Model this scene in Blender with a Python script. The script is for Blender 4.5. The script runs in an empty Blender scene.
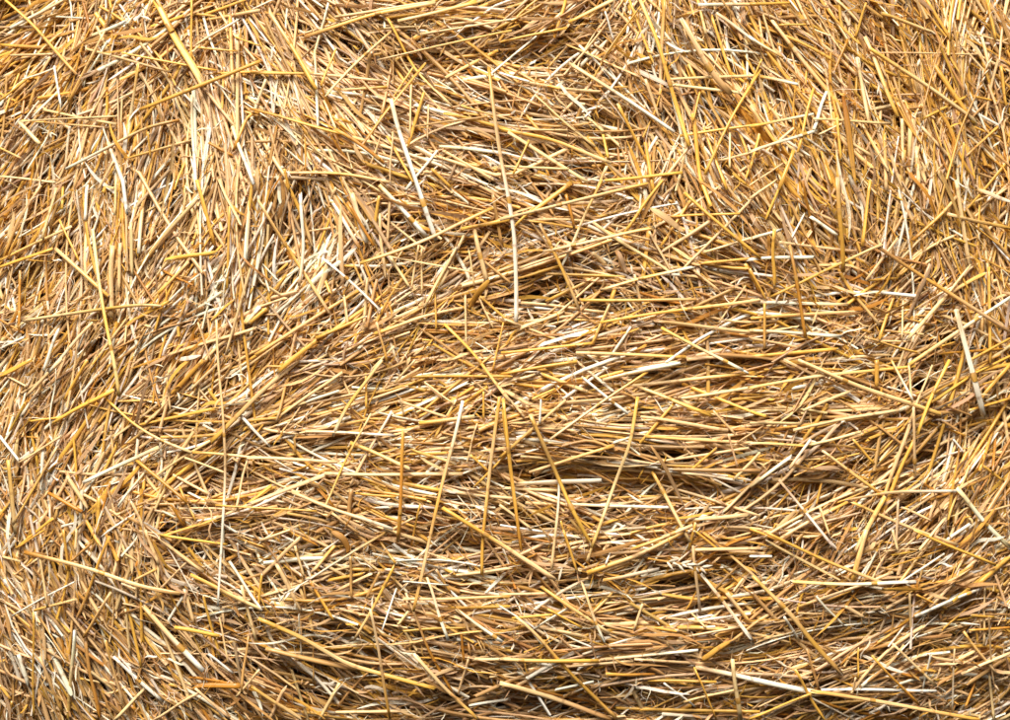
import bpy, math, random
import numpy as np

sc = bpy.context.scene
R = math.radians

# ------------------------------------------------------------------ camera
CAM_D = 2.2                     # metres from the camera to the bale face
CAM_Z = 0.72                    # height of the middle of the picture
cam = bpy.data.cameras.new('camera')
cam.sensor_width = 36.0
cam.lens = 36.0 * CAM_D / 1.010
cam.clip_start = 0.05
cam.clip_end = 200.0
cam_ob = bpy.data.objects.new('camera', cam)
cam_ob.location = (0.0, -CAM_D, CAM_Z)
cam_ob.rotation_euler = (R(90), 0, 0)
sc.collection.objects.link(cam_ob)
sc.camera = cam_ob

# ------------------------------------------------------------------ light
SUN_EL, SUN_AZ = 48.0, -14.0    # degrees above the horizon; degrees left (-) of straight behind the camera
world = bpy.data.worlds.new('World')
sc.world = world
world.use_nodes = True
nt = world.node_tree
bg = nt.nodes['Background']
sky = nt.nodes.new('ShaderNodeTexSky')
sky.sky_type = 'NISHITA'
sky.sun_disc = False
sky.sun_elevation = R(SUN_EL)
sky.sun_rotation = R(180 - SUN_AZ)
sky.air_density = 0.4
sky.dust_density = 10.0
sky.ozone_density = 0.3
nt.links.new(sky.outputs[0], bg.inputs[0])
bg.inputs[1].default_value = 0.05
sun = bpy.data.lights.new('sun', 'SUN')
sun.energy = 5.0
sun.angle = R(30)
sun.color = (1.0, 0.89, 0.765)
sun_ob = bpy.data.objects.new('sun', sun)
sun_ob.rotation_euler = (R(90 - SUN_EL), 0, R(SUN_AZ))
sun_ob.location = (-1, -3, 4)
sc.collection.objects.link(sun_ob)

sc.view_settings.view_transform = 'Standard'
sc.view_settings.look = 'None'
sc.view_settings.gamma = 1.0
sc.view_settings.use_curve_mapping = False
sc.view_settings.exposure = 0.50
sc.render.engine = 'CYCLES'
sc.cycles.max_bounces = 10
sc.cycles.diffuse_bounces = 8
sc.cycles.glossy_bounces = 2
sc.cycles.transmission_bounces = 3
sc.cycles.caustics_reflective = False
sc.cycles.caustics_refractive = False

rng = np.random.default_rng(11)
random.seed(5)

# ------------------------------------------------------------------ materials
def straw_material(name, rough=0.36, transl=0.12, streak=0.36, spec=0.6):
    m = bpy.data.materials.new(name)
    m.use_nodes = True
    t = m.node_tree
    N, L = t.nodes, t.links
    p = N['Principled BSDF']
    out = N['Material Output']
    tint = N.new('ShaderNodeAttribute'); tint.attribute_name = 'tint'
    suv = N.new('ShaderNodeAttribute'); suv.attribute_name = 'fibre'
    # fine lengthwise fibres: stretched noise along each straw
    mp = N.new('ShaderNodeMapping'); mp.inputs['Scale'].default_value = (14.0, 3.0, 1.0)
    L.new(suv.outputs['Vector'], mp.inputs['Vector'])
    n1 = N.new('ShaderNodeTexNoise'); n1.inputs['Scale'].default_value = 1.0; n1.inputs['Detail'].default_value = 3.0
    L.new(mp.outputs[0], n1.inputs['Vector'])
    r1 = N.new('ShaderNodeMapRange')
    r1.inputs['From Min'].default_value = 0.25; r1.inputs['From Max'].default_value = 0.75
    r1.inputs['To Min'].default_value = 1.0 - streak; r1.inputs['To Max'].default_value = 1.0 + streak * 0.6
    L.new(n1.outputs['Fac'], r1.inputs['Value'])
    # weathered blotches: brown stains a couple of centimetres long
    mp2 = N.new('ShaderNodeMapping'); mp2.inputs['Scale'].default_value = (60.0, 0.35, 1.0); mp2.inputs['Location'].default_value = (7, 3, 1)
    L.new(suv.outputs['Vector'], mp2.inputs['Vector'])
    n2 = N.new('ShaderNodeTexNoise'); n2.inputs['Scale'].default_value = 1.0; n2.inputs['Detail'].default_value = 4.0
    L.new(mp2.outputs[0], n2.inputs['Vector'])
    r2 = N.new('ShaderNodeMapRange')
    r2.inputs['From Min'].default_value = 0.60; r2.inputs['From Max'].default_value = 0.74
    r2.inputs['To Min'].default_value = 0.0; r2.inputs['To Max'].default_value = 0.55
    L.new(n2.outputs['Fac'], r2.inputs['Value'])
    mul = N.new('ShaderNodeVectorMath'); mul.operation = 'SCALE'
    L.new(tint.outputs['Color'], mul.inputs[0]); L.new(r1.outputs[0], mul.inputs['Scale'])
    mix = N.new('ShaderNodeMix'); mix.data_type = 'RGBA'
    L.new(r2.outputs[0], mix.inputs['Factor'])
    L.new(mul.outputs[0], mix.inputs['A'])
    mix.inputs['B'].default_value = (0.34, 0.17, 0.045, 1)
    # a joint every nine centimetres or so: a thin brown ring, paler just above it
    sx = N.new('ShaderNodeSeparateXYZ'); L.new(suv.outputs['Vector'], sx.inputs[0])
    ma = N.new('ShaderNodeMath'); ma.operation = 'MULTIPLY_ADD'; ma.inputs[1].default_value = 11.0
    L.new(sx.outputs[0], ma.inputs[0]); L.new(tint.outputs['Alpha'], ma.inputs[2])
    fr = N.new('ShaderNodeMath'); fr.operation = 'FRACT'; L.new(ma.outputs[0], fr.inputs[0])
    cr = N.new('ShaderNodeValToRGB'); e = cr.color_ramp.elements
    e[0].position = 0.0; e[0].color = (0, 0, 0, 1); e[1].position = 1.0; e[1].color = (0, 0, 0, 1)
    for pos, val in ((0.455, 0), (0.468, 1), (0.490, 0.9), (0.50, 0.1), (0.54, 0.0)):
        q = e.new(pos); q.color = (val, val, val, 1)
    L.new(fr.outputs[0], cr.inputs[0])
    mn = N.new('ShaderNodeMix'); mn.data_type = 'RGBA'
    sc_ = N.new('ShaderNodeMath'); sc_.operation = 'MULTIPLY'; sc_.inputs[1].default_value = 0.42
    L.new(cr.outputs[0], sc_.inputs[0]); L.new(sc_.outputs[0], mn.inputs['Factor'])
    L.new(mix.outputs['Result'], mn.inputs['A']); mn.inputs['B'].default_value = (0.27, 0.12, 0.035, 1)
    mix = mn
    L.new(mix.outputs['Result'], p.inputs['Base Color'])
    r3 = N.new('ShaderNodeMapRange')
    r3.inputs['To Min'].default_value = rough - 0.12; r3.inputs['To Max'].default_value = rough + 0.18
    L.new(n1.outputs['Fac'], r3.inputs['Value']); L.new(r3.outputs[0], p.inputs['Roughness'])
    p.inputs['Specular IOR Level'].default_value = spec
    bp = N.new('ShaderNodeBump'); bp.inputs['Strength'].default_value = 0.35; bp.inputs['Distance'].default_value = 0.0006
    L.new(n1.outputs['Fac'], bp.inputs['Height']); L.new(bp.outputs[0], p.inputs['Normal'])
    tr = N.new('ShaderNodeBsdfTranslucent')
    L.new(mix.outputs['Result'], tr.inputs['Color'])
    ms = N.new('ShaderNodeMixShader'); ms.inputs[0].default_value = transl
    L.new(p.outputs[0], ms.inputs[1]); L.new(tr.outputs[0], ms.inputs[2])
    L.new(ms.outputs[0], out.inputs['Surface'])
    return m

M_STRAW = straw_material('dry_straw')
M_LEAF = straw_material('dry_leaf', rough=0.6, transl=0.28, streak=0.4, spec=0.3)

def core_material():
    m = bpy.data.materials.new('packed_straw')
    m.use_nodes = True
    t = m.node_tree; N, L = t.nodes, t.links
    p = N['Principled BSDF']
    tc = N.new('ShaderNodeTexCoord')
    mp = N.new('ShaderNodeMapping'); mp.inputs['Scale'].default_value = (10, 10, 160)
    L.new(tc.outputs['Object'], mp.inputs[0])
    n = N.new('ShaderNodeTexNoise'); n.inputs['Scale'].default_value = 1.0; n.inputs['Detail'].default_value = 8
    n.inputs['Distortion'].default_value = 1.5
    L.new(mp.outputs[0], n.inputs['Vector'])
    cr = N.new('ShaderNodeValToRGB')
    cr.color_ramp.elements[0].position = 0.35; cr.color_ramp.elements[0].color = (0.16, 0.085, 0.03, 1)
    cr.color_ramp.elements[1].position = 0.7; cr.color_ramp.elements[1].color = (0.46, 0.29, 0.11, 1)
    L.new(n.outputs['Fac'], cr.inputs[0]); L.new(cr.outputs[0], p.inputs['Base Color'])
    p.inputs['Roughness'].default_value = 0.8
    b = N.new('ShaderNodeBump'); b.inputs['Strength'].default_value = 0.8; b.inputs['Distance'].default_value = 0.01
    L.new(n.outputs['Fac'], b.inputs['Height']); L.new(b.outputs[0], p.inputs['Normal'])
    return m
M_CORE = core_material()

PAL = {
    'W': (0.92, 0.83, 0.67),
    'P': (0.78, 0.545, 0.272),
    'T': (0.51, 0.295, 0.102),
    'Y': (0.70, 0.400, 0.070),
    'O': (0.48, 0.215, 0.028),
    'G': (0.50, 0.335, 0.190),
    'D': (0.33, 0.120, 0.012),
}
PALA = {k: np.array(v) for k, v in PAL.items()}

# ------------------------------------------------------------------ the lie of the straw (degrees, counter-clockwise, at points of the face in mm)
FLOW = """40 20 30|130 20 38|220 30 25|20 95 42|80 95 68|130 110 75|230 100 100|30 160 55|80 160 75|130 160 85|190 160 110|240 160 115
270 20 130|310 20 135|370 20 140|440 20 12|490 20 15|270 95 120|320 95 150|390 90 155|460 80 172|500 90 175|270 160 110|310 160 130|370 160 165|430 150 170|490 150 160
520 20 25|580 20 25|620 20 50|660 30 105|720 20 125|750 20 130|520 80 172|580 80 165|640 90 125|700 90 115|745 90 120|520 150 150|580 150 160|640 160 115|700 160 105|750 150 120
770 20 135|830 20 140|880 20 130|930 20 120|990 20 105|770 90 130|840 90 130|900 80 135|950 90 110|1000 90 95|770 160 120|840 150 105|880 160 105|940 150 105|1000 160 95
20 200 65|60 220 70|110 220 95|150 220 75|200 210 85|250 210 105|20 270 30|70 280 55|110 270 80|150 280 50|190 270 45|240 260 75|20 350 60|60 350 50|120 350 40|190 350 35|240 340 40
270 200 77|300 220 100|350 220 120|420 210 150|480 200 10|270 270 65|310 280 70|360 270 45|420 270 45|480 270 25|270 350 45|330 340 30|400 340 20|480 340 15
520 200 5|580 200 10|650 210 55|720 200 120|530 260 5|600 270 10|670 270 150|730 270 160|530 340 5|600 340 5|680 340 5|750 330 0
780 200 120|840 220 95|890 210 80|950 210 100|1000 210 120|770 280 140|840 280 150|900 270 50|950 280 60|1000 280 110|770 350 178|840 340 5|900 340 35|940 330 50|1000 340 95
20 380 70|60 390 55|120 390 40|190 380 40|240 380 30|20 450 90|50 450 60|100 450 40|170 440 25|240 450 10|20 530 100|60 530 75|110 530 80|170 520 20|240 530 30
270 380 25|340 380 20|420 380 10|490 380 8|270 450 0|340 450 178|420 450 178|490 450 178|280 520 170|350 520 160|430 520 165|490 520 170
520 380 3|600 380 3|700 380 3|520 450 2|600 450 2|700 450 2|530 520 175|600 520 177|680 530 10|740 520 20
770 370 175|840 380 8|900 380 20|950 380 45|1000 380 50|770 430 3|830 430 20|900 440 35|960 430 35|1000 450 60|780 520 30|840 520 45|900 520 40|950 530 60|1000 530 50
20 560 110|60 560 105|110 560 95|170 560 140|240 570 145|20 630 110|60 630 105|110 630 105|160 630 130|230 630 150|20 700 115|60 700 110|110 700 110|160 700 130|230 700 145
280 560 150|340 570 160|420 570 0|490 570 0|280 630 155|340 640 158|400 640 165|480 640 175|280 700 145|340 700 152|420 700 165|490 710 177
530 560 8|600 560 12|700 560 0|530 630 0|600 630 0|700 630 0|530 700 170|600 700 0|700 700 3
780 560 155|850 560 20|900 560 25|970 560 40|780 620 10|850 640 20|930 620 15|1000 630 35|780 690 0|850 690 10|930 690 12|1000 700 20"""
_f = np.array([[float(q) for q in s.split()] for s in FLOW.replace('\n', '|').split('|')])
FXY, FA = _f[:, :2], np.radians(_f[:, 2])
FC = np.stack([np.cos(2 * FA), np.sin(2 * FA)], 1)

_cr = np.random.default_rng(77)
CLUMP = np.stack([_cr.uniform(-80, 1090, 420), _cr.uniform(-80, 800, 420), _cr.normal(0, R(11), 420)], 1)

def flow(u, v):
    """direction of lie (radians, ccw) and how well neighbours agree (0..1) at mm positions u (right), v (down)"""
    u = np.asarray(u, float); v = np.asarray(v, float)
    uc = np.clip(u, 5, 1005); vc = np.clip(v, 5, 715)
    acc = np.zeros(u.shape + (2,)); ws = np.zeros(u.shape)
    for k in range(len(FXY)):
        w = np.exp(-((uc - FXY[k, 0]) ** 2 + (vc - FXY[k, 1]) ** 2) / (2 * 30.0 ** 2)) + 1e-9
        acc += w[..., None] * FC[k]; ws += w
    acc /= ws[..., None]
    # clumps pressed in at their own slant
    best = np.full(u.shape, 1e9); da = np.zeros(u.shape)
    for k in range(len(CLUMP)):
        dd = (u - CLUMP[k, 0]) ** 2 + (v - CLUMP[k, 1]) ** 2
        m = dd < best
        best = np.where(m, dd, best); da = np.where(m, CLUMP[k, 2], da)
    return 0.5 * np.arctan2(acc[..., 1], acc[..., 0]) + da, np.hypot(acc[..., 0], acc[..., 1])

# ------------------------------------------------------------------ relief of the face, mm towards the camera
HOLLOWS = [(40, 38, 70, 24, -25, 30), (200, 30, 40, 14, -10, 30), (440, 62, 90, 16, -24, 8), (560, 50, 60, 12, -18, 12), (310, 45, 40, 14, -12, -40),
           (150, 205, 16, 50, -20, 0), (35, 95, 40, 14, -12, 20), (295, 245, 22, 50, -20, -10), (352, 305, 34, 16, -14, 35), (30, 290, 28, 26, -10, 0), (160, 262, 34, 16, -14, 45),
           (215, 478, 66, 18, -22, -8), (310, 452, 70, 10, -14, 0), (640, 488, 105, 12, -28, -2), (480, 545, 60, 8, -16, -5), (560, 305, 70, 9, -10, 0),
           (690, 385, 90, 7, -12, 0), (965, 438, 62, 20, -24, 30), (800, 495, 50, 16, -18, 20), (905, 292, 20, 26, -20, -20), (825, 245, 40, 16, -14, -50),
           (580, 275, 50, 14, -10, 20), (860, 30, 80, 12, -10, -40), (985, 150, 20, 80, -12, 0), (850, 635, 110, 14, -18, 12), (560, 585, 90, 8, -12, 0), (700, 610, 50, 8, -14, 0), (570, 705, 170, 10, -14, 0), (1000, 690, 30, 20, -16, 0),
           (25, 640, 16, 60, -10, 15), (240, 560, 40, 16, -14, -30), (440, 480, 90, 8, -12, 0), (400, 590, 70, 9, -10, -10), (330, 660, 80, 10, -10, -22), (670, 120, 20, 50, -14, -25), (740, 60, 60, 12, -12, -55), (840, 110, 50, 10, -12, -45),
           (95, 215, 7, 42, -24, 5), (215, 235, 8, 36, -22, -5), (255, 125, 8, 32, -20, 10), (322, 230, 8, 42, -24, -12), (188, 140, 8, 32, -18, 0), (58, 170, 9, 40, -18, -20), (130, 120, 7, 30, -18, 0),
           (1000, 430, 12, 30, -20, 0), (870, 380, 40, 8, -16, 30), (905, 90, 50, 9, -18, -60), (975, 60, 9, 60, -20, 0), (800, 60, 60, 8, -16, -45), (700, 170, 9, 50, -18, -15), (420, 545, 60, 7, -18, -5), (560, 470, 60, 6, -16, 0), (270, 660, 60, 8, -18, -30), (90, 640, 9, 60, -18, 15), (150, 700, 60, 9, -18, -50),
           (930, 60, 60, 8, -24, -60), (988, 200, 9, 60, -26, 0), (880, 110, 50, 7, -22, -50), (780, 100, 50, 7, -20, -50), (10, 20, 60, 14, -26, 30), (20, 170, 9, 40, -20, -15), (12, 560, 8, 60, -20, 10),
           (500, 150, 80, 8, -8, -8), (120, 610, 20, 50, -10, 20), (960, 640, 40, 14, -12, 15), (200, 400, 70, 10, -8, 30), (370, 120, 50, 8, -10, -20),
           (380, 330, 90, 16, 9, 25), (560, 640, 120, 20, 9, 0), (600, 420, 150, 22, 9, 0), (110, 180, 26, 60, 9, 0), (760, 200, 60, 40, 9, -45), (150, 320, 80, 16, 8, 42), (880, 560, 70, 20, 8, 25), (300, 590, 70, 16, 8, -25), (600, 170, 60, 20, 9, -15)]
_ph = rng.uniform(0, 6.28, (14, 2)); _fr = rng.normal(0, 1, (14, 2)) * np.array([0.018, 0.03]); _am = rng.uniform(0.6, 2.0, 14)

def relief(u, v):
    u = np.asarray(u, float); v = np.asarray(v, float)
    h = np.zeros(u.shape)
    for (cu, cv, ru, rv, a, ang) in HOLLOWS:
        c, s = math.cos(R(ang)), math.sin(R(ang))
        du, dv = u - cu, -(v - cv)
        p = du * c + dv * s; q = -du * s + dv * c
        h += (1.05 if a < 0 else 0.5) * a * np.exp(-(p / ru) ** 2 - (q / rv) ** 2)
    for k in range(14):
        h += _am[k] * np.sin(_fr[k, 0] * u + _fr[k, 1] * v + _ph[k, 0])
    # the face bulges in the middle and rolls back towards the edges of the bale
    X = (u - 505) / 760.0; Y = (v - 360) / 600.0
    h += 30 * (1 - X * X) + 30 * (1 - Y * Y) - 56
    tu = np.minimum(np.abs(u - 505) / 505.0, 1.3); tv = np.minimum(np.abs(v - 360) / 360.0, 1.3)
    h -= 60 * tu ** 4 + np.where(v > 360, 52, 20) * tv ** 4  # extra roll-off, shaped so the sides and bottom of the frame turn darker
    return h

def world_pts(u, v, d):
    """mm on the face (right, down, towards camera) -> metres"""
    f = (CAM_D * 1000 - d) / (CAM_D * 1000)
    return np.stack([(u - 505) * f / 1000, -d / 1000, CAM_Z + (360 - v) * f / 1000], -1)

# ------------------------------------------------------------------ mesh helpers
def new_mesh(name, co, quads, tint, fibre, mat):
    if tint.shape[1] == 3:
        tint = np.concatenate([tint, np.full((len(tint), 1), 5.0)], 1)
    me = bpy.data.meshes.new(name)
    nv, nf = len(co), len(quads)
    me.vertices.add(nv); me.vertices.foreach_set('co', np.ascontiguousarray(co, dtype=np.float32).ravel())
    me.loops.add(nf * 4); me.loops.foreach_set('vertex_index', np.ascontiguousarray(quads, dtype=np.int32).ravel())
    me.polygons.add(nf); me.polygons.foreach_set('loop_start', np.arange(0, nf * 4, 4, dtype=np.int32))
    me.polygons.foreach_set('use_smooth', np.ones(nf, dtype=bool))
    a = me.attributes.new('tint', 'FLOAT_COLOR', 'POINT')
    a.data.foreach_set('color', tint.astype(np.float32).ravel())
    b = me.attributes.new('fibre', 'FLOAT_VECTOR', 'POINT')
    b.data.foreach_set('vector', fibre.astype(np.float32).ravel())
    me.materials.append(mat)
    me.update(calc_edges=True)
    return me

def link(name, me, parent=None, **props):
    o = bpy.data.objects.new(name, me)
    sc.collection.objects.link(o)
    if parent is not None:
        o.parent = parent
    for k, val in props.items():
        o[k] = val
    return o

def sweep(C, rad, K, flat, roll, col0, col1, colpos, jag, arc=None, crush=0.0, fib_len=None):
    """C (N,S,3) centre lines, rad (N,S) radii -> arrays of one joined mesh. arc=None closed tube, else open ribbon of that half-angle.
       flat (N,), roll (N,), col0/col1 (N,3), colpos (N,S) mix, jag (N,S) lengthwise raggedness"""
    N, S, _ = C.shape
    T = np.gradient(C, axis=1)
    T /= np.linalg.norm(T, axis=2, keepdims=True) + 1e-12
    A = T.mean(1); A /= np.linalg.norm(A, axis=1, keepdims=True) + 1e-12
    ref = np.tile(np.array([0.0, 1.0, 0.0]), (N, 1))
    bad = np.abs(A[:, 1]) > 0.95
    ref[bad] = (1.0, 0.0, 0.0)
    U = np.cross(T, ref[:, None, :]); U /= np.linalg.norm(U, axis=2, keepdims=True) + 1e-12
    V = np.cross(U, T)
    if arc is None:
        ph = np.linspace(0, 2 * np.pi, K, endpoint=False)[None, :] + np.zeros((N, 1))
    else:
        ph = np.linspace(-1, 1, K)[None, :] * arc[:, None]
    cr, sr = np.cos(roll)[:, None], np.sin(roll)[:, None]
    if arc is None:
        ex = np.cos(ph); ey = np.sin(ph) * flat[:, None]
        ex = ex * (1 + crush * rng.normal(0, 1, (N, K)))
    else:
        ex = np.sin(ph) / np.maximum(np.sin(np.minimum(arc, 1.57)), .3)[:, None]; ey = -np.cos(ph) * flat[:, None]
    x = ex * cr - ey * sr; y = ex * sr + ey * cr
    P = C[:, :, None, :] + rad[:, :, None, None] * (x[:, None, :, None] * U[:, :, None, :] + y[:, None, :, None] * V[:, :, None, :])
    P = P + (jag[:, :, None] * rng.uniform(-1, 1, (N, 1, K)))[..., None] * T[:, :, None, :]
    seg = np.linalg.norm(np.diff(C, axis=1), axis=2)
    s = np.concatenate([np.zeros((N, 1)), np.cumsum(seg, 1)], 1)
    rnd = rng.uniform(0, 90, N)
    fib = np.zeros((N, S, K, 3))
    fib[..., 0] = s[:, :, None]                       # metres along
    fib[..., 1] = (np.sin(ph) * 1.2)[:, None, :] + rnd[:, None, None]
    fib[..., 2] = (np.cos(ph) * 1.2)[:, None, :] + rnd[:, None, None] * 1.7
    col = col0[:, None, :] * (1 - colpos[..., None]) + col1[:, None, :] * colpos[..., None]
    col = np.repeat(col[:, :, None, :], K, 2)
    base = (np.arange(N) * S * K)[:, None, None]
    i = (np.arange(S - 1) * K)[None, :, None]
    kk = K if arc is None else K - 1
    j = np.arange(kk)[None, None, :]; j2 = (j + 1) % K
    q = np.stack([base + i + j, base + i + j2, base + i + K + j2, base + i + K + j], -1).reshape(-1, 4)
    al = np.repeat(rng.uniform(0, 1, N), S * K)[:, None]
    return P.reshape(-1, 3), q, np.concatenate([np.clip(col.reshape(-1, 3), 0.01, 0.92), al], 1), fib.reshape(-1, 3)

def join(parts):
    off = 0; cs, qs, ts, fs = [], [], [], []
    for c, q, t, f in parts:
        cs.append(c); qs.append(q + off); ts.append(t); fs.append(f); off += len(c)
    return np.concatenate(cs), np.concatenate(qs), np.concatenate(ts), np.concatenate(fs)

def pick_colours(n, u, v, pale=0.0):
    """each straw its own ageing: white, pale, tan, golden, orange or grey"""
    keys = 'WPTYOG'
    warm = np.exp(-((u - 930) / 200) ** 2 - ((v - 110) / 190) ** 2) + 0.8 * np.exp(-((u - 10) / 90) ** 2 - ((v - 20) / 60) ** 2) + 0.6 * np.exp(-((u - 950) / 120) ** 2 - ((v - 430) / 60) ** 2)
    cool = np.exp(-((u - 60) / 130) ** 2 - ((v - 620) / 200) ** 2) + np.exp(-((u - 230) / 170) ** 2 - ((v - 170) / 100) ** 2)
    w = np.stack([0.13 + 0.10 * cool * 0.5 + pale - .08 * warm, 0.33 + 0.08 * cool + 0 * u, 0.29 + 0 * u, 0.24 + 0.20 * warm - 0.08 * cool, 0.035 + 0.05 * warm, 0.04 + 0.03 * cool], 1)
    w = np.clip(w, 0.01, 1); cw = np.cumsum(w, 1) / w.sum(1, keepdims=True)
    idx = (rng.uniform(0, 1, n)[:, None] > cw).sum(1)
    tab = np.array([PAL[k] for k in keys])
    c = tab[np.clip(idx, 0, 5)] * rng.normal(1, 0.10, (n, 1)) * rng.normal(1, 0.03, (n, 3))
    return c
# ------------------------------------------------------------------ straws traced one by one: tile, then "x y x y ... ; width ; colours ; label"
TILES = {}
TILES[(0, 0)] = """
20 0 135 105 290 280;13;YT;slim golden straw slanting down from the upper left corner with a kink near its top
110 0 135 100;13;P
240 0 40 108;14;PW
0 170 200 182;14;YT
350 135 475 85;18;PW
415 0 430 75;14;Y
585 0 730 250 765 320;27;YYP;thickest golden straw slanting down from the top edge near the left corner
725 0 725 230;11;Y
325 185 640 270;12;PT
460 200 820 268;9;Y
810 280 985 272 1110 276;12;Y
530 415 730 335 985 232;17;YY;golden straw rising to the right across the foot of the thick golden straw
190 62 340 70;7;W
215 180 150 280 110 410;12;PY
395 120 260 385;11;PY
0 380 140 270;10;Y
40 210 200 205;12;P
205 250 230 400;11;W
520 250 480 570;14;YW
140 410 300 445 440 470;11;P
80 455 430 485;9;YP
75 460 440 440;9;P
250 640 560 480 680 455;13;WPO;pale straw with an orange upper end rising right, below the upper left corner
480 600 735 530;12;YP
725 360 740 720;14;PW
800 285 900 420;7;W
900 130 900 560;16;P
870 70 885 350;14;YP
770 330 890 480;13;P
985 425 945 415 885 570;14;YYO;short golden straw folded into a hook above the upright white straws
750 80 985 40;14;YP
740 170 900 75;11;PW
760 60 930 0;13;Y
890 140 985 175;7;Y
750 180 900 195;8;Y
75 465 150 545;18;P
0 560 80 600;11;YP
0 668 210 690;10;P
245 640 265 480;12;PW
720 560 660 720;11;Y
880 480 960 700;16;PW
790 540 880 590;13;O
560 500 570 600;9;Y
410 540 470 700;18;PW
430 610 370 720;12;P
"""
TILES[(250, 0)] = """
205 140 480 50 700 10;16;TYP;tan and golden straw arching right along the top edge left of the middle
320 65 700 5;12;P
75 50 180 210 250 340;18;PYY;pale ended straw leaning down to the right, turning golden below
300 0 235 240;11;WP
245 190 258 480;11;PW
325 185 270 320;10;Y;small bright yellow straw leaning right beside a thin white upright one
535 120 400 240 290 355;12;TPP;dull tan straw rising right with its foot near a thin white upright straw
510 60 640 280 760 400;11;YYP
665 238 500 440 425 550;13;YYO;bright golden straw rising steeply right with a squared tip, left of the long white one
480 228 985 115;10;PY
640 130 985 75;11;P
625 90 640 130;8;P
0 275 240 280;12;Y
230 280 500 305;13;P
0 412 130 450 370 510;13;OYY;orange and golden straw falling gently right over the upright pale straws
325 490 420 545 510 620;15;YOO;short golden straw darkening to orange, continuing the line of a longer one
135 655 380 660 540 690;13;PYP
535 380 560 490 640 720 705 905;20;PWWW;broad bright white split straw leaning down right beside the long upright white one
710 570 590 720;12;W
540 230 500 430;13;T
905 255 925 430 950 600 975 720 1003 890 1010 1110 1008 1222;17;YPPWWWW;longest white straw hanging upright above the middle of the bale face
560 80 860 10;16;PY
740 295 940 190;14;PY
660 350 600 550;14;Y
675 400 672 520;12;P
350 340 520 330;13;PY
740 430 985 490;14;Y
800 400 985 455;10;YP
720 555 985 580;14;PW
280 380 325 490;12;P
610 320 605 520;10;P
520 515 620 690;13;Y
730 570 920 680;14;P
690 640 760 710;14;Y
20 490 140 680;15;P
60 300 0 470;13;PW
130 640 150 720;14;Y
530 690 540 500;7;P
620 480 900 440;8;T
750 220 900 205;14;Y
"""
TILES[(500, 0)] = """
270 245 360 300 500 390 660 500;18;PPWW;thick straw falling right with a glaring white split side, right of top middle
250 170 520 285;12;YP
530 0 600 160 650 330 715 560;16;PYYY;long golden straw running down from the top edge right of the middle
622 0 612 150 608 420;15;YPP
490 0 580 240;12;Y
750 0 780 130;14;YP
690 75 790 260 870 350;24;PPT;thick flattened pale straw with a blunt upper end beside the long golden one
715 245 860 510;13;YT
750 18 985 15;14;WY
985 265 880 440 775 660;13;YYY;thin golden straw leaning right with no bend, right of the thick flattened one
800 55 880 300;12;Y
820 50 985 170;16;PW
680 515 985 470;12;Y
830 610 985 570;11;P
550 0 390 220;11;YT
250 0 205 145;14;YO
0 160 250 105;12;Y
0 190 200 170;12;T
260 85 430 0;16;YP
400 50 430 150;9;W
0 275 110 310;10;W
0 490 200 530 420 615;15;YYP
60 490 255 495;12;P
30 500 330 690;14;P
0 575 135 610;8;W
110 530 50 660;10;Y
400 640 365 720;13;PY
720 550 590 720;12;P
730 430 765 720;18;Y
760 340 730 460;10;Y
450 400 560 620;12;Y
550 540 580 720;16;Y
390 510 410 600;12;Y
550 300 600 440;14;P
640 300 985 285;12;P
640 320 900 350;13;P
870 500 870 635;10;P
985 520 930 680;11;Y
770 480 860 720;12;Y
395 685 690 655;14;Y
400 715 560 700;16;P
0 630 260 640;10;P
130 360 360 560;9;P
"""
TILES[(750, 0)] = """
85 80 190 220 350 410;17;PPY;long pale straw falling right towards the tip of a dark orange blade
0 15 155 12;13;Y
150 0 185 45;8;W
455 185 640 300 850 460;20;YPP;thick golden straw falling right with its blunt end beside a pale upright one
435 140 560 440;17;PY
405 220 450 460;17;P
240 335 180 575;12;Y;slim golden straw with a dark lower tip crossing two pale ones
290 345 240 490;16;W
165 570 110 720;18;Y;short stout golden straw leaning right under the slim golden one
0 480 240 432;13;YW
0 575 245 495;14;PW;pale straw rising gently right into the foot of a slim golden one
240 450 530 468;11;P
260 510 345 468;11;P
40 290 180 318;14;YW
0 140 125 220;12;WY
725 140 645 460;9;T;thin dull straw standing upright with a small fork at its top
830 360 655 450;12;Y
480 200 870 205;8;P
500 50 690 122;16;YP
330 0 450 120;14;P
440 10 400 140;10;Y
370 150 320 270;12;O
510 510 515 720;16;YP
575 450 580 620;16;P
630 560 640 700;18;P
650 480 780 620;14;P
330 450 345 600;14;Y
430 480 520 640;14;YP
670 0 760 150;14;Y
900 0 930 150;14;Y
700 250 850 470;20;Y
950 250 970 400;14;Y
880 150 910 260;16;P
810 540 800 700;10;Y
0 400 110 560;14;PY
35 510 0 640;13;Y
45 225 0 325;10;Y
270 580 310 700;12;Y
330 590 335 720;14;Y
110 95 210 92;11;Y
0 700 125 620;8;P
940 480 820 590;12;YT
"""
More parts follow.
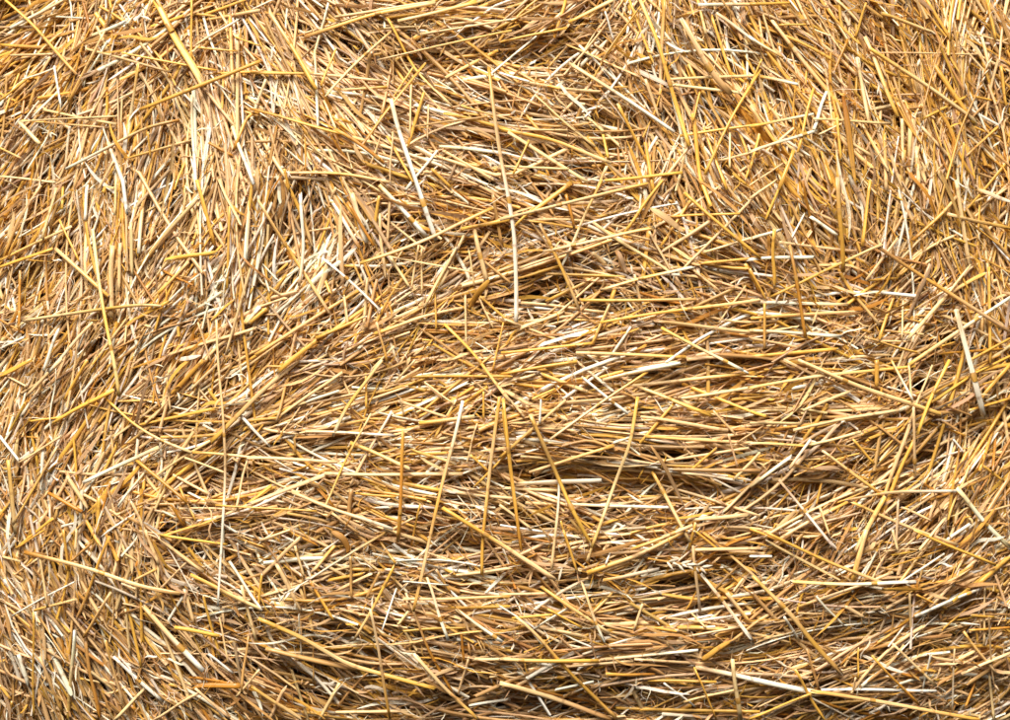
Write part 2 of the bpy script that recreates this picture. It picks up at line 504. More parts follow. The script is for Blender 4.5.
TILES[(0, 180)] = """
210 260 410 440;17;PY;pale straw falling right that ends on the top of a stout upright one
95 532 380 490 555 470 610 478;15;PPYP;nearly level pale and golden straw under the upright pale straws at left
350 190 375 370 405 560 435 720 450 820;15;PPYPY;long upright pale straw crossing the nearly level one at left
0 305 270 175;13;YP
0 330 200 260;13;Y
75 355 72 580;12;O;short upright deep golden straw close to the left edge
750 70 640 190 530 330;18;PPY
620 345 730 400;11;O
480 545 640 460;13;Y
330 20 322 150;16;W
465 0 480 120;18;W
545 0 540 100 525 280;16;PPW
440 0 435 130;12;P
640 300 820 275;20;Y
745 0 810 240;17;Y
830 0 910 170;14;P
240 0 235 110;12;Y
215 30 160 220;13;P
150 20 60 180 10 290;14;PPY
225 150 300 310;10;Y
380 60 360 170;11;P
425 250 420 520;22;P
455 240 450 420;16;P
495 160 500 350;14;P
0 640 90 595;12;W
220 570 165 720;15;W
330 560 295 640;10;W
350 540 190 720;14;PW
985 480 930 545;20;WY
715 310 600 430;14;PY
885 455 800 530;12;Y
0 530 90 580;11;O
20 0 80 35;10;P
640 660 970 560;14;P
750 540 800 690;9;P
945 80 930 300;18;PW
870 100 860 400;12;Y
960 300 855 660;12;P
"""
TILES[(250, 180)] = """
30 75 140 250 300 505;14;PYP;long pale yellow straw falling straight to the right, left of the small bent white one
270 295 385 385 490 490;12;WWW;small clean white straw bent at its middle, falling right, left of the centre
490 20 580 115 670 215;19;YWW;golden tipped white straw falling right to meet the broad white split one
415 315 690 215 920 110;15;YPY;golden straw rising right under the feet of the two white slanting ones
300 70 380 190 415 260;14;WWO
130 0 190 110 235 250;15;YYP
190 60 205 250 185 400;15;WWP;broad white upright straw in the dark hollow left of the centre
385 50 440 240;22;PW
370 85 470 250;14;O
490 60 470 180;16;Y
490 130 510 370;13;P
530 80 520 240;12;P
325 30 270 160;14;P
850 190 870 280 895 380;18;PPP;short pale upright straw standing over an orange leaf flake
800 485 640 525 470 580;14;PPY
735 545 850 660 985 840;13;YYP;thin golden straw falling right below the orange leaf flake
815 440 820 630;10;P
545 632 460 720;12;P
480 540 520 690;11;PY
640 240 610 420;9;P
700 390 705 560;9;Y
650 250 650 440;8;P
530 290 600 400;14;P
920 60 955 250;14;T
800 185 985 150;15;Y
410 420 220 540 20 660;15;YPY
560 395 340 550 130 700;15;YYP
300 570 110 720;18;Y
430 520 250 600;16;Y
300 310 260 430;26;P
355 440 370 545;14;P
445 370 430 570;14;P
480 380 440 560;16;T
60 490 0 540;22;Y
810 210 720 400;14;P
780 260 660 480;14;P
830 270 850 400;9;P
890 310 985 390;14;T
870 440 985 540;12;Y
870 450 920 560;10;P
960 540 920 720;8;Y
530 290 700 320 860 355;8;PPP
"""
TILES[(500, 180)] = """
385 0 345 90 235 320;12;YPW
150 165 225 310 300 490;14;TYP;straw falling steeply right, brown above and pale below, right of the longest white straw's foot
0 150 300 75 560 15;15;PPY;long pale straw rising gently right, starting at the longest white straw
270 10 110 130;18;Y
250 55 280 170;14;O
615 0 470 200;13;Y
165 270 410 215 575 183;14;PPY;straw rising gently right that ends in a dark blunt node
565 195 645 340;12;P
350 160 640 350;13;P
805 150 620 270;18;P
700 50 840 170 985 300;15;YYY;golden straw falling right across a fan of yellow stubs
985 40 900 130 690 340;13;PPP
760 0 800 100;18;Y
770 315 985 295;13;Y
770 275 985 210;12;P
385 415 560 370 725 325;14;PYW;pale straw rising right with a white cut tip, right of the centre
510 360 540 505;12;P
400 345 175 465;15;PY
60 375 230 325;12;Y
70 335 260 270;13;P
110 155 360 190;9;Y
300 455 740 455;14;YT
80 465 400 500;14;P
380 540 720 490 985 450;13;YYP;long golden straw rising very gently right over the level straws right of centre
415 470 350 620;13;PY
495 555 400 700;12;W
610 560 740 630 920 720;14;YPW;thin straw falling right, golden above and white below, right of centre
590 535 780 560 985 578;18;TPP
795 590 650 690;10;Y
670 690 520 720;18;PW
0 655 345 620;13;Y
285 655 700 670;14;PY
20 530 230 610;14;P
240 500 80 560;14;P
890 410 740 480;16;T
720 330 830 420;10;P
830 540 930 400;8;P
930 320 985 420;16;Y
125 105 40 190;12;Y
720 80 610 250;12;Y
640 140 905 125;10;Y
350 275 400 320;18;P
440 270 470 350;14;T
"""
TILES[(750, 180)] = """
450 230 570 310 760 430 985 580;17;TYPT;long thick straw falling right to the right edge, tan and golden by turns
985 445 880 515 600 700;16;WPY;long pale straw rising right and crossing the long thick one near the right edge
745 128 985 185;15;PY;pale straw falling slightly to the right edge above the crossing pair
780 65 730 130 615 230;14;PYO;straw rising right with a pale split tip and an orange foot near the right edge
0 225 110 190;14;PW
0 300 240 290;16;W
0 462 200 468 365 472;15;PWP
0 525 430 495;13;YP
0 570 340 590;14;PW
0 600 190 635;13;P
75 445 300 335 500 245;12;YYP;slim golden straw rising right, left of the long thick straw's upper end
110 235 400 272;11;P
290 250 380 420 490 550;15;YYP
330 0 348 180 350 350;18;PYY;tall upright golden straw in the right part of the bale face
200 0 240 200;12;O
150 250 190 450 210 600;14;TOO;upright orange brown straw beside the left end of the level white straws
90 190 90 400;14;Y
115 20 60 150;13;Y
55 470 55 640;14;YT
205 130 155 225;9;W
455 0 425 250;14;Y
585 410 400 435;10;PW
560 372 440 380;11;Y
510 570 655 585;10;YP
480 610 610 612;10;P
640 655 440 600;12;YT
885 355 750 430 600 600;18;YPP
830 330 750 430;12;P
880 170 905 360;12;P
780 0 830 320;18;P
780 490 820 640 885 890;24;PWW;broad white straw leaning down right close to the right edge
870 100 860 300;12;Y
920 230 985 310;11;W
565 380 490 600;13;Y
580 450 575 600;9;P
560 220 440 380;12;P
680 320 600 520;14;G
905 330 910 690;14;Y
860 40 985 80;12;P
0 340 60 450;14;Y
0 70 100 0;11;P
985 600 820 690;11;Y
230 140 330 210;16;W
0 670 330 640;14;Y
"""
TILES[(0, 360)] = """
1132 0 985 125 800 310;20;PPY;pale straw rising right, left of the centre, its foot at a long upright thin one
820 -150 825 0 845 200 855 400 845 600 840 680 825 930;11;PPPPWWW;very long thin pale straw running upright left of the centre
400 150 490 230 610 305 720 350;12;YYPP;slim yellow straw falling right between the two long upright ones
315 465 600 330;16;WP
510 375 710 540;15;YO;deep golden straw falling right over the dark hollow at left
185 505 310 575;18;O;short stout orange stub falling right close to the left edge
655 435 795 510;14;P
0 290 70 380;14;W
165 335 155 480;16;W
215 330 150 450 50 620;13;PYP
555 415 450 550;11;PW
580 445 850 270;11;P
530 245 810 185;13;Y
730 350 985 370;12;YP
700 370 860 430;10;P
815 550 985 558 1200 575;9;YYY;thin bright yellow level straw starting at the very long upright one
605 670 830 600;14;Y
820 600 985 530;12;P
610 665 860 700;13;Y
840 620 900 655;11;W
940 370 890 570;10;P
960 380 965 440;10;Y
70 390 230 290;12;P
115 232 250 215;10;Y
15 55 100 100;10;P
170 80 85 205;13;PW
235 0 100 135;16;P
330 0 245 150;15;Y
630 60 645 190;9;P
770 0 650 130;20;Y
830 10 725 110;13;P
910 210 985 290;14;W
30 380 60 660;18;YP
255 440 330 560;18;P
375 520 370 660;18;Y
415 470 385 580;10;O
500 540 580 715;12;P
200 240 430 110;16;Y
0 60 120 0;20;Y
680 480 740 610;10;Y
650 545 690 610;20;O
60 715 200 600;12;Y
"""
TILES[(250, 360)] = """
945 140 910 400 880 690 878 815;15;YPYY;long upright golden straw under the middle of the face, the right one of a pair
805 155 780 280 720 510 670 720 620 940;14;WPYPY;long steep straw with white upper tip, left one of a pair under the middle
580 265 575 470 560 690;14;YOY;upright deep golden straw left of the long steep pair
455 205 350 410 270 580;10;PYP;thin steep yellow straw, longest of the thin leaning ones left of the middle
535 195 470 310 380 470;12;WPP
500 0 365 175 315 290;16;PYW;stout straw with a white cut foot, leaning right over level straws left of the middle
780 150 695 305;12;PY
570 150 583 210;9;P
860 240 820 390;8;P
625 0 545 90;12;P
590 65 985 60;12;Y
440 50 440 180;11;Y
660 85 770 165;9;P
575 160 740 215;13;P
200 275 450 225;12;PY
210 270 540 283;12;PW
640 240 850 215;18;YP
100 230 150 50;11;PY
110 215 350 45;12;P
0 250 70 322;11;W
0 370 330 385;14;P
380 315 605 410;18;YP
280 430 800 435;15;P
0 545 300 430;18;P
160 500 300 555 540 645;15;PPW;pale straw falling right into a white lower half, below the level straws
310 580 410 655;12;PT
540 460 720 495;18;Y
620 345 770 390;14;YP
400 505 550 520;12;Y
645 545 610 700;9;Y
730 560 860 640 985 720 1150 830;19;YYPP;stout golden straw falling right between the long steep pair's feet
400 715 620 600;10;P
130 640 250 700;12;YO
40 690 200 620;12;P
510 640 700 700;16;P
960 190 985 400;14;Y
885 120 885 220;10;Y
835 360 900 420;12;Y
985 345 850 480;9;Y
385 490 370 610;20;T
"""
TILES[(500, 360)] = """
285 0 430 120;12;PW
310 65 485 205;13;W;small white straw falling right just below the middle of the face
560 45 400 150 190 300;11;YPP;thin straw rising right and crossing the small white one
115 210 200 400 270 560 340 690;18;YTYY;stout golden and tan straw falling steeply right, below the middle of the face
665 160 530 315;14;Y
520 140 497 315 430 480 345 715;15;YPPY;long straw leaning right with a bent top, right of a stout golden one
12 150 35 380 80 720;15;YYO;long upright golden straw just right of the long steep pair
575 420 640 540 720 690;16;YPP;straw falling right with a split pale middle, over the darkest furrow
225 450 220 570 195 795;12;WPP
0 95 130 55;12;P
0 55 290 5;14;Y
390 75 680 10;16;PW
0 370 250 150;12;YP
125 145 210 110;11;Y
0 105 90 215;11;P
160 55 330 120;16;YP
155 150 150 240;9;W
500 98 750 70 960 50;14;PPY
845 0 940 50;10;W
690 90 985 210;14;Y
520 100 800 210;15;PY;golden straw falling slightly right with a frayed tip, right of the centre
690 145 985 100;14;P
550 290 985 318;14;YP
530 215 860 265;14;P
110 425 430 325;14;PY;straw rising slightly right whose hollow round end faces the viewer
600 385 940 335;11;P
820 335 695 440;11;Y
20 485 215 495;12;P
65 470 380 455;20;PW
700 430 920 455;14;PW
650 415 985 420;16;T
600 470 800 530 985 590;11;PPP
250 545 650 560;12;PW
865 280 900 410;10;P
810 195 890 280;11;P
500 715 730 630;15;YP;golden straw rising right with a blunt end under the darkest furrow
740 620 715 720;14;Y
740 650 830 720;10;Y
0 625 160 650;9;W
0 550 120 640;12;P
985 350 890 450;13;P
985 445 850 570;14;P
230 610 260 720;9;Y
420 690 580 718;9;W
750 600 940 590;18;P
"""
TILES[(750, 360)] = """
130 0 385 118;13;P
180 0 380 85 590 160 720 208;17;PPPY;long pale straw falling right to a golden tip beside a bright yellow one
0 105 270 60 625 22;12;YPY
755 0 700 110 635 280;14;YYY;bright yellow straw leaning right in the right part of the face
620 190 545 420 490 570;16;PPY
620 300 500 580;18;Y
600 20 615 160;12;P
620 180 625 420;14;P;pale upright straw with a cut foot hanging between leaning golden ones
535 0 615 150;10;YW
690 20 610 220;10;P
160 265 350 225 560 190;14;PPP
230 320 420 275;12;P
0 315 230 325;12;PY
0 195 60 215;16;Y
0 240 190 240;14;P
275 345 495 510;13;PY;slim pale straw falling right to the node of leaning golden straws
390 300 470 395;12;Y
110 455 220 590 325 720;12;PWW;clean thin white straw falling right, just above a level golden straw that turns white
780 485 880 605 985 710;20;PWP;stout pale straw falling right to the right edge with a split flat upper half
370 530 540 500 780 495;12;TPW;level straw turning white at its right end, meeting the stout pale one
985 145 830 190;12;Y
890 240 700 330;14;P
770 300 810 350;9;W
880 400 960 460;12;Y
900 215 955 285;9;P
110 680 250 600 370 535;14;PPY
390 540 590 630 780 700;13;YPP
510 520 400 720;20;YP
265 560 300 660;12;P
0 480 150 370;14;PW
150 410 230 300;14;PW
560 540 555 720;13;G
0 640 180 710;12;YO
830 400 750 600;11;PY
985 440 890 590;20;T
985 550 880 580;10;P
920 270 870 420;15;Y
930 280 920 420;14;O
740 600 640 720;12;P
580 560 680 605;12;P
400 110 200 190;12;P
480 0 480 100;20;Y
985 20 870 150;18;Y
"""
TILES[(0, 530)] = """
90 85 330 145 540 215 680 240;16;OPPT;long straw falling gently right, orange at its left end, in the lower left part
410 30 350 200 290 330;14;YYT
130 305 290 262;12;YP
125 310 128 715;11;Y;thin upright golden straw reaching the bottom edge at far left
283 380 270 560 258 715;16;WPY
420 235 315 410;14;PY;golden tipped straw leaning right beside the foot of a longer leaning one
45 325 280 195;7;W
320 410 375 715;18;TO
400 420 465 660;12;YP
545 290 660 420 770 535;22;TPW;broad pale straw falling right with a white cut end in the lower left part
610 370 680 540 725 675;15;PPP
470 220 535 520;14;Y
475 300 495 470;11;P
740 590 910 590;22;O
430 480 620 655;14;W;white straw falling right beside the lower left corner's fan
560 590 435 720;16;P
760 615 580 720;13;P
550 0 600 130;14;P
600 30 770 160;14;P
610 140 510 190;13;YP
710 120 605 225;12;P
770 250 835 490;11;Y
700 230 735 350;16;P
830 330 865 500;10;P
900 50 910 135;9;W
915 210 970 420;13;P
870 120 985 300;12;W
150 100 180 290;11;P
45 180 140 110;10;P
15 190 75 280;14;W
70 470 105 580;20;W
150 480 240 700;14;PY
0 590 40 640;14;Y
45 650 40 715;12;Y
660 370 830 400;16;Y
720 170 985 300;18;YP
790 470 880 540;12;W
940 400 915 610;12;T
980 530 895 635;11;P
740 600 870 715;12;P
240 0 260 150;13;Y
290 0 285 75;12;P
170 0 60 70;10;Y
"""
TILES[(250, 530)] = """
490 40 550 125;12;Y
550 130 470 290 395 415;13;YYP;golden straw leaning right from a yellow knot, left of the bottom middle
580 195 750 210;12;W;small level white straw below the foot of the long steep pair
540 180 600 240;14;YW
455 300 490 470 530 715;13;PPY;long upright pale yellow straw running to the bottom edge left of the middle
670 180 750 415;12;PW;pale straw leaning left above the bottom, right of the small level white one
555 220 500 380;8;W
780 300 955 425;14;PW;pale straw falling right with a white cut end below the middle
620 470 730 590 860 715;16;PPY;flat double straw falling right to the bottom edge left of the middle
590 240 670 440 770 620;12;POO
385 80 500 160;10;P
320 235 460 165;12;P
300 190 430 165;14;Y
320 60 240 155;16;YP
190 30 45 170;16;P
40 40 150 0;11;P
45 170 30 300;12;Y
0 240 45 305;11;W
0 420 75 510;10;P
170 60 205 180;11;P
230 200 315 340;14;OY
185 320 195 485;7;W
240 430 240 570;8;T
100 130 190 300;16;P
30 335 200 410 370 510 700 600;18;YPYY
60 450 400 530;22;T
340 580 265 715;16;P
130 600 75 715;16;P
0 590 190 715;18;YP
325 690 600 685;13;P
580 260 985 255;13;PY
750 295 985 290;12;Y
705 150 760 240;14;TY
790 620 830 480;12;P
800 390 810 500;10;O
830 665 985 640;14;W
560 360 600 310;14;P
440 260 490 160;12;T
380 100 385 260;12;T
850 490 985 490;14;P
"""
TILES[(500, 530)] = """
155 215 410 390;14;YP;straw falling right to a blunt end between two thin white ones near the bottom
310 200 350 320 395 425;11;PPW;slim straw leaning left with a white foot near the bottom middle
60 330 130 390 240 510 440 718;16;PYYT;long golden straw falling right to the bottom edge right of the middle
0 490 200 497 370 497;16;PYY;level straw with a golden right half near the bottom middle
760 165 860 285 950 415;15;WPW;clean white straw falling right in the lower right part, under a frayed ear
730 60 745 200 758 310;13;PPW;upright pale straw hanging beside the frayed ear at lower right
740 520 985 575 1190 610;22;PWW
880 490 910 720;18;P;pale upright straw reaching the bottom edge right of the middle
710 0 540 90 330 165;20;YPY
390 190 600 150;14;YW
240 0 290 150;11;Y
375 0 330 120;14;YP
770 490 880 420;24;Y
880 420 985 340;14;T
685 407 900 370;10;P
400 490 750 455;14;PW
510 490 815 510;14;P
620 580 735 665;9;W
440 675 985 690;14;Y
735 520 785 630 820 718;8;YYY;hair thin yellow straw falling right to the bottom edge
560 570 820 575;12;Y
400 545 585 550;16;YO
0 580 240 650 420 715;20;PPT
210 605 355 575;12;W
120 380 265 290;10;W
0 290 125 365;9;W
0 245 190 240;12;P
45 335 200 320;12;Y
180 300 310 370;10;Y
0 200 190 200;10;P
540 280 510 370;12;P
720 310 780 370;9;P
860 240 945 350;16;PY
770 10 985 190;12;YP
700 650 890 605;11;P
340 400 385 570;9;G
90 50 70 0;14;T
400 130 418 85;9;W
730 75 985 70;14;P
240 520 505 497;11;P
"""
TILES[(750, 530)] = """
10 175 150 310 240 430 340 540;20;YPYT;stout golden straw falling right in the lower right part, tan at its foot
155 195 400 205 625 198;16;YPW;level golden straw turning white at its right end in the lower right part
870 225 625 325;16;W;short clean white straw rising right in the lower right part
535 160 400 220 180 290;13;PPY
735 90 570 200;9;W
500 225 650 225;13;YO;short bright golden level straw just right of the white ended one
605 240 610 390;12;P
630 245 745 300;11;Y
620 0 930 135;12;Y
985 100 865 205;22;Y
250 250 355 365;10;W
130 330 185 415;12;W
60 10 320 130 505 205;14;YYP
70 45 340 190;14;P
265 0 335 80;10;W
0 100 80 100;12;W
440 0 390 190;20;PY
540 0 560 80;12;P
240 612 500 655 870 715;16;YPY;long straw falling slightly right along the bottom edge at lower right
270 605 705 607;12;W
460 475 640 665;12;YO;slim golden straw falling right above the bottom edge, beside a paler one like it
540 430 705 590;12;P;slim pale straw falling right above the bottom edge, beside a golden one like it
685 475 655 600;10;W
810 385 935 550;12;YP
905 540 925 720;13;P
930 170 975 300;12;P
890 220 885 440;10;P
840 325 925 330;12;Y
830 380 985 370;12;YO
170 530 280 720;13;Y
230 620 0 715;11;Y
215 450 260 600;12;T
410 450 410 560;9;Y
775 450 765 690;8;PW
400 560 385 630;10;P
800 545 985 465;14;P
360 290 430 330;16;P
870 100 680 290;16;P
910 0 985 75;12;W
"""
# ------------------------------------------------------------------ read the traced straws
TS = 260 / 985.0
traced = []
for (ox, oy), txt in TILES.items():
    for line in txt.strip().splitlines():
        f = line.split(';')
        xy = np.array([float(q) for q in f[0].split()]).reshape(-1, 2) * TS + (ox, oy)
        traced.append({'xy': xy, 'w': max(1.7, float(f[1]) * TS * 0.87), 'c': f[2], 'label': f[3] if len(f) > 3 else None})
for t in traced:
    t['len'] = float(np.linalg.norm(np.diff(t['xy'], axis=0), axis=1).sum())

def resample(xy, n):
    """n points along a smooth curve through the traced ones"""
    d = np.concatenate([[0], np.cumsum(np.linalg.norm(np.diff(xy, axis=0), axis=1))])
    s = np.linspace(0, d[-1], n)
    x = np.interp(s, d, xy[:, 0]); y = np.interp(s, d, xy[:, 1])
    if len(xy) > 2 and n > 4:
        for _ in range(2):
            x[1:-1] = (x[:-2] + 2 * x[1:-1] + x[2:]) / 4; y[1:-1] = (y[:-2] + 2 * y[1:-1] + y[2:]) / 4
    return np.stack([x, y], 1)

# depth of each: rests on the face, then on whatever it crosses; the labelled loose ones are laid last
order = [t for t in traced if not t['label']] + [t for t in traced if t['label']]
GRID = 3.0
hmap = np.full((300, 400), -1e3)
def cell(p):
    return np.clip(((p[:, 1] + 60) / GRID).astype(int), 0, 299), np.clip(((p[:, 0] + 60) / GRID).astype(int), 0, 399)
for t in order:
    n = max(5, int(t['len'] / GRID) + 1)
    p = resample(t['xy'], n)
    h = relief(p[:, 0], p[:, 1])
    s = np.linspace(-1, 1, n)
    k = np.polyfit(s, h, 1)
    base = np.polyval(k, s)
    if n > 12:
        sm = np.convolve(np.pad(h, 6, mode='edge'), np.ones(13) / 13, 'valid')
        base = base + 0.5 * (sm - base)
    base += 0.5 * max(0.0, (h - base).max()) + (5.0 if t['label'] else 3.0)
    if not t['label']:
        base += s * rng.choice([-1, 1]) * rng.uniform(0, 3.5) - rng.uniform(0, 2.5)
    i, j = cell(p)
    need = hmap[i, j] + t['w'] * 0.5 - base
    inner = need[need > -50]
    lift = min(max(0.0, inner.max() if len(inner) else 0.0), 13.0 if t['label'] else 9.0)
    base = base + lift
    if t['label']:      # one end tucks in among the others
        e = np.clip((np.linspace(0, 1, n) if rng.random() < .5 else np.linspace(1, 0, n)) - 0.72, 0, 1) / 0.28
        base = base - 5.0 * e ** 2
    t['d'] = base
    top = base + t['w'] * 0.5
    np.maximum.at(hmap, (i, j), top)

def stem_mesh(t, name, K=9):
    """one hollow straw: rim and bore at both ends, a sheath step and slight crushing"""
    n = int(np.clip(t['len'] / 9, 7, 26))
    xy = resample(t['xy'], n)
    d = np.interp(np.linspace(0, 1, n), np.linspace(0, 1, len(t['d'])), t['d'])
    L = t['len']
    wob = rng.normal(0, 1, 2) * min(L, 110) * 0.006
    s = np.linspace(0, 1, n)
    xy = xy + np.stack([np.sin(s * 3.1 * 2 + wob[0]) * wob[0], np.sin(s * 2.4 * 2) * wob[1]], 1)
    C = world_pts(xy[:, 0], xy[:, 1], d)
    r = t['w'] * 0.5 / 1000
    rad = np.full(n, r) * (1 + 0.10 * (0.5 - s) * rng.choice([-1, 1])) * (1 + 0.03 * rng.normal(0, 1, n))
    # sheath: from some point on the straw is a little thicker
    t['node'] = None
    if L > 45 and rng.random() < 0.75:
        k = int(rng.uniform(0.25, 0.75) * n)
        rad[k:] *= 1.10
        t['node'] = (C[k].copy(), C[min(k + 1, n - 1)] - C[k - 1], rad[k])
    # bores
    a0 = C[1] - C[0]; a0 /= np.linalg.norm(a0)
    a1 = C[-2] - C[-1]; a1 /= np.linalg.norm(a1)
    C = np.concatenate([[C[0] + a0 * r * 3.2], [C[0] + a0 * r * 0.02], C, [C[-1] + a1 * r * 0.02], [C[-1] + a1 * r * 3.2]])
    rad = np.concatenate([[r * 0.66], [rad[0] * 0.74], rad, [rad[-1] * 0.74], [r * 0.66]])
    cols = np.array([PAL[q] for q in t['c']]) * rng.normal(1.13, 0.06) * rng.normal(1, 0.02, 3)
    m = len(rad)
    ss = np.clip((np.arange(m) - 2) / (n - 1), 0, 1)
    jitter = rng.normal(0, 0.06)
    cc = np.stack([np.interp(np.clip(ss + jitter, 0, 1), np.linspace(0, 1, len(cols)), cols[:, q]) if len(cols) > 1 else np.full(m, cols[0, q]) for q in range(3)], 1)
    cc[0] *= 0.55; cc[-1] *= 0.55; cc[1] = cc[1] * .3 + np.array(PAL['W']) * .7; cc[-2] = cc[-2] * .3 + np.array(PAL['W']) * .7
    jag = np.zeros(m); e0, e1 = r * rng.choice([0.25, 1.0, 2.6], p=[.5, .3, .2]), r * rng.choice([0.25, 1.0, 2.6], p=[.5, .3, .2])
    jag[0:3] = e0; jag[-3:] = e1
    flat = rng.uniform(0.5, 1.0) if t['w'] < 5.8 else 0.22
    co, q, _, fib = sweep(C[None], rad[None], K, np.array([flat]), np.array([rng.normal(0, 0.35)]),
                          np.zeros((1, 3)), np.zeros((1, 3)), np.zeros((1, m)), jag[None], crush=0.05)
    tint = np.repeat(cc, K, 0)
    # one side of the straw is always a shade paler than the other
    side = np.tile(1 + 0.10 * np.cos(np.linspace(0, 2 * np.pi, K, endpoint=False) + rng.uniform(0, 6)), m)[:, None]
    return co, q, np.concatenate([np.clip(tint * side, 0.01, 0.9), np.full((len(tint), 1), rng.uniform())], 1), fib

def node_mesh(nd, K=8):
    c, a, r = nd
    a = a / np.linalg.norm(a)
    off = np.array([-1.5, -0.8, 0, 0.9, 1.7]) * r
    C = c[None] + off[:, None] * a[None]
    rad = np.array([1.02, 1.16, 1.2, 1.14, 1.0]) * r
    col = np.array(PAL['T']) * rng.uniform(0.75, 1.1); colb = np.array(PAL['Y'])
    return sweep(C[None], rad[None], K, np.array([0.95]), np.zeros(1), col[None], colb[None], np.linspace(0, 1, 5)[None], np.zeros((1, 5)))

# ------------------------------------------------------------------ the bale
bale = bpy.data.objects.new('straw_bale', None)
bale.location = (0, 0.0, 0)
sc.collection.objects.link(bale)
bale['label'] = 'straw bale of tangled pale and golden stalks filling the whole picture'
bale['category'] = 'straw bale'

# packed body behind the loose face
nu, nv = 60, 48
uu = np.linspace(505 - 735, 505 + 735, nu); vv = np.linspace(360 - 575, 360 + 575, nv)
UU, VV = np.meshgrid(uu, vv)
DD = relief(UU, VV) - 76 + rng.normal(0, 2.5, UU.shape)
front = world_pts(UU, VV, DD)
co = [front.reshape(-1, 3)]
idx = np.arange(nu * nv).reshape(nv, nu)
quads = [np.stack([idx[:-1, :-1], idx[1:, :-1], idx[1:, 1:], idx[:-1, 1:]], -1).reshape(-1, 4)]
loop = np.concatenate([idx[0, :], idx[1:, -1], idx[-1, -2::-1], idx[-2:0:-1, 0]])
back = front.reshape(-1, 3)[loop].copy()
prev = loop
off = nu * nv
for yb, sh in ((0.50, 1.01), (0.75, 1.01), (0.98, 0.98), (1.04, 0.92)):
    ring = back.copy()
    ring[:, 1] = yb; ring[:, 0] *= sh; ring[:, 2] = CAM_Z + (ring[:, 2] - CAM_Z) * sh
    ring += rng.normal(0, 0.004, ring.shape)
    co.append(ring)
    cur = np.arange(off, off + len(loop)); off += len(loop)
    quads.append(np.stack([prev, np.roll(prev, -1), np.roll(cur, -1), cur], -1))
    prev = cur
cback = np.array([[0, 1.05, CAM_Z]])
co.append(cback); ci = off
nL = len(loop)
fan = np.stack([prev[0:nL:2], prev[(np.arange(0, nL, 2) + 1) % nL], prev[(np.arange(0, nL, 2) + 2) % nL], np.full(len(range(0, nL, 2)), ci)], -1)
quads.append(fan)
co = np.concatenate(co); quads = np.concatenate(quads)
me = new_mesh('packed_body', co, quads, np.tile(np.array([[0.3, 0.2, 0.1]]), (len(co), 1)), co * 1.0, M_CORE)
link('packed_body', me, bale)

# ------------------------------------------------------------------ individually built straws
def centre(co):
    """origin at the straw's middle"""
    c = co.mean(0)
    return co - c, c

TOP = [t for t in traced if t['label']]
rest = sorted([t for t in traced if not t['label']], key=lambda t: -t['len'] * t['w'])
for t in TOP:
    co, q, tint, fib = stem_mesh(t, 'loose_straw', K=10)
    co, c = centre(co)
    o = link('loose_straw', new_mesh('loose_straw', co, q, tint, fib, M_STRAW), None, label=t['label'], category='straw',
             group='loose straws lying on the face of the bale')
    o.location = c
    if t['node'] is not None:
        a, b, r_ = t['node']
        nc, nq, nt_, nf_ = node_mesh((a - c, b, r_))
        link('node', new_mesh('node', nc, nq, nt_, nf_, M_STRAW), o)
for t in rest[:298]:
    co, q, tint, fib = stem_mesh(t, 'straw')
    co, c = centre(co)
    o = link('straw', new_mesh('straw', co, q, tint, fib, M_STRAW), bale)
    o.location = c
mass = [stem_mesh(t, 'straw', K=7) for t in rest[298:]]

# ------------------------------------------------------------------ small singular things: an ear on its stalk, flakes of leaf
def polyline_world(pts, n, lift=0.0):
    xy = resample(np.array(pts, float), n)
    h = relief(xy[:, 0], xy[:, 1]); s = np.linspace(-1, 1, n)
    d = np.polyval(np.polyfit(s, h, 1), s); d += 0.6 * max(0, (h - d).max()) + lift
    return world_pts(xy[:, 0], xy[:, 1], d)

def husk_parts(C, count, size, spread, colk='P'):
    """pointed husks set alternately along a rachis"""
    out = []
    n = len(C)
    axis = C[-1] - C[0]; axis /= np.linalg.norm(axis)
    side = np.cross(axis, (0, 1, 0)); side /= np.linalg.norm(side)
    for k in range(count):
        t = k / (count - 1)
        p = C[0] + (C[-1] - C[0]) * t + (C[min(int(t * (n - 1)), n - 1)] - (C[0] + (C[-1] - C[0]) * t)) * 0.5
        sg = 1 if k % 2 else -1
        dirv = axis * 1.0 + side * sg * spread * rng.uniform(.2, 1.8) + np.array([0, -1, 0]) * rng.uniform(-0.1, 0.4)
        dirv /= np.linalg.norm(dirv)
        if rng.random() < 0.25:
            continue
        L = size * rng.uniform(0.6, 1.3)
        cen = p[None] + dirv[None] * np.linspace(0, L, 5)[:, None] + np.array([0, -1, 0])[None] * (np.array([0, .08, .1, .08, 0]) * L)[:, None]
        rad = np.array([0.25, 1.0, 1.05, 0.6, 0.06]) * size * 0.13
        c = np.array(PAL[colk]) * rng.uniform(0.85, 1.15)
        out.append(sweep(cen[None], rad[None], 6, np.array([0.55]), np.array([rng.uniform(-.6, .6)]), c[None], (np.array(PAL['W']))[None], np.linspace(0, 1, 5)[None], np.zeros((1, 5))))
    return out

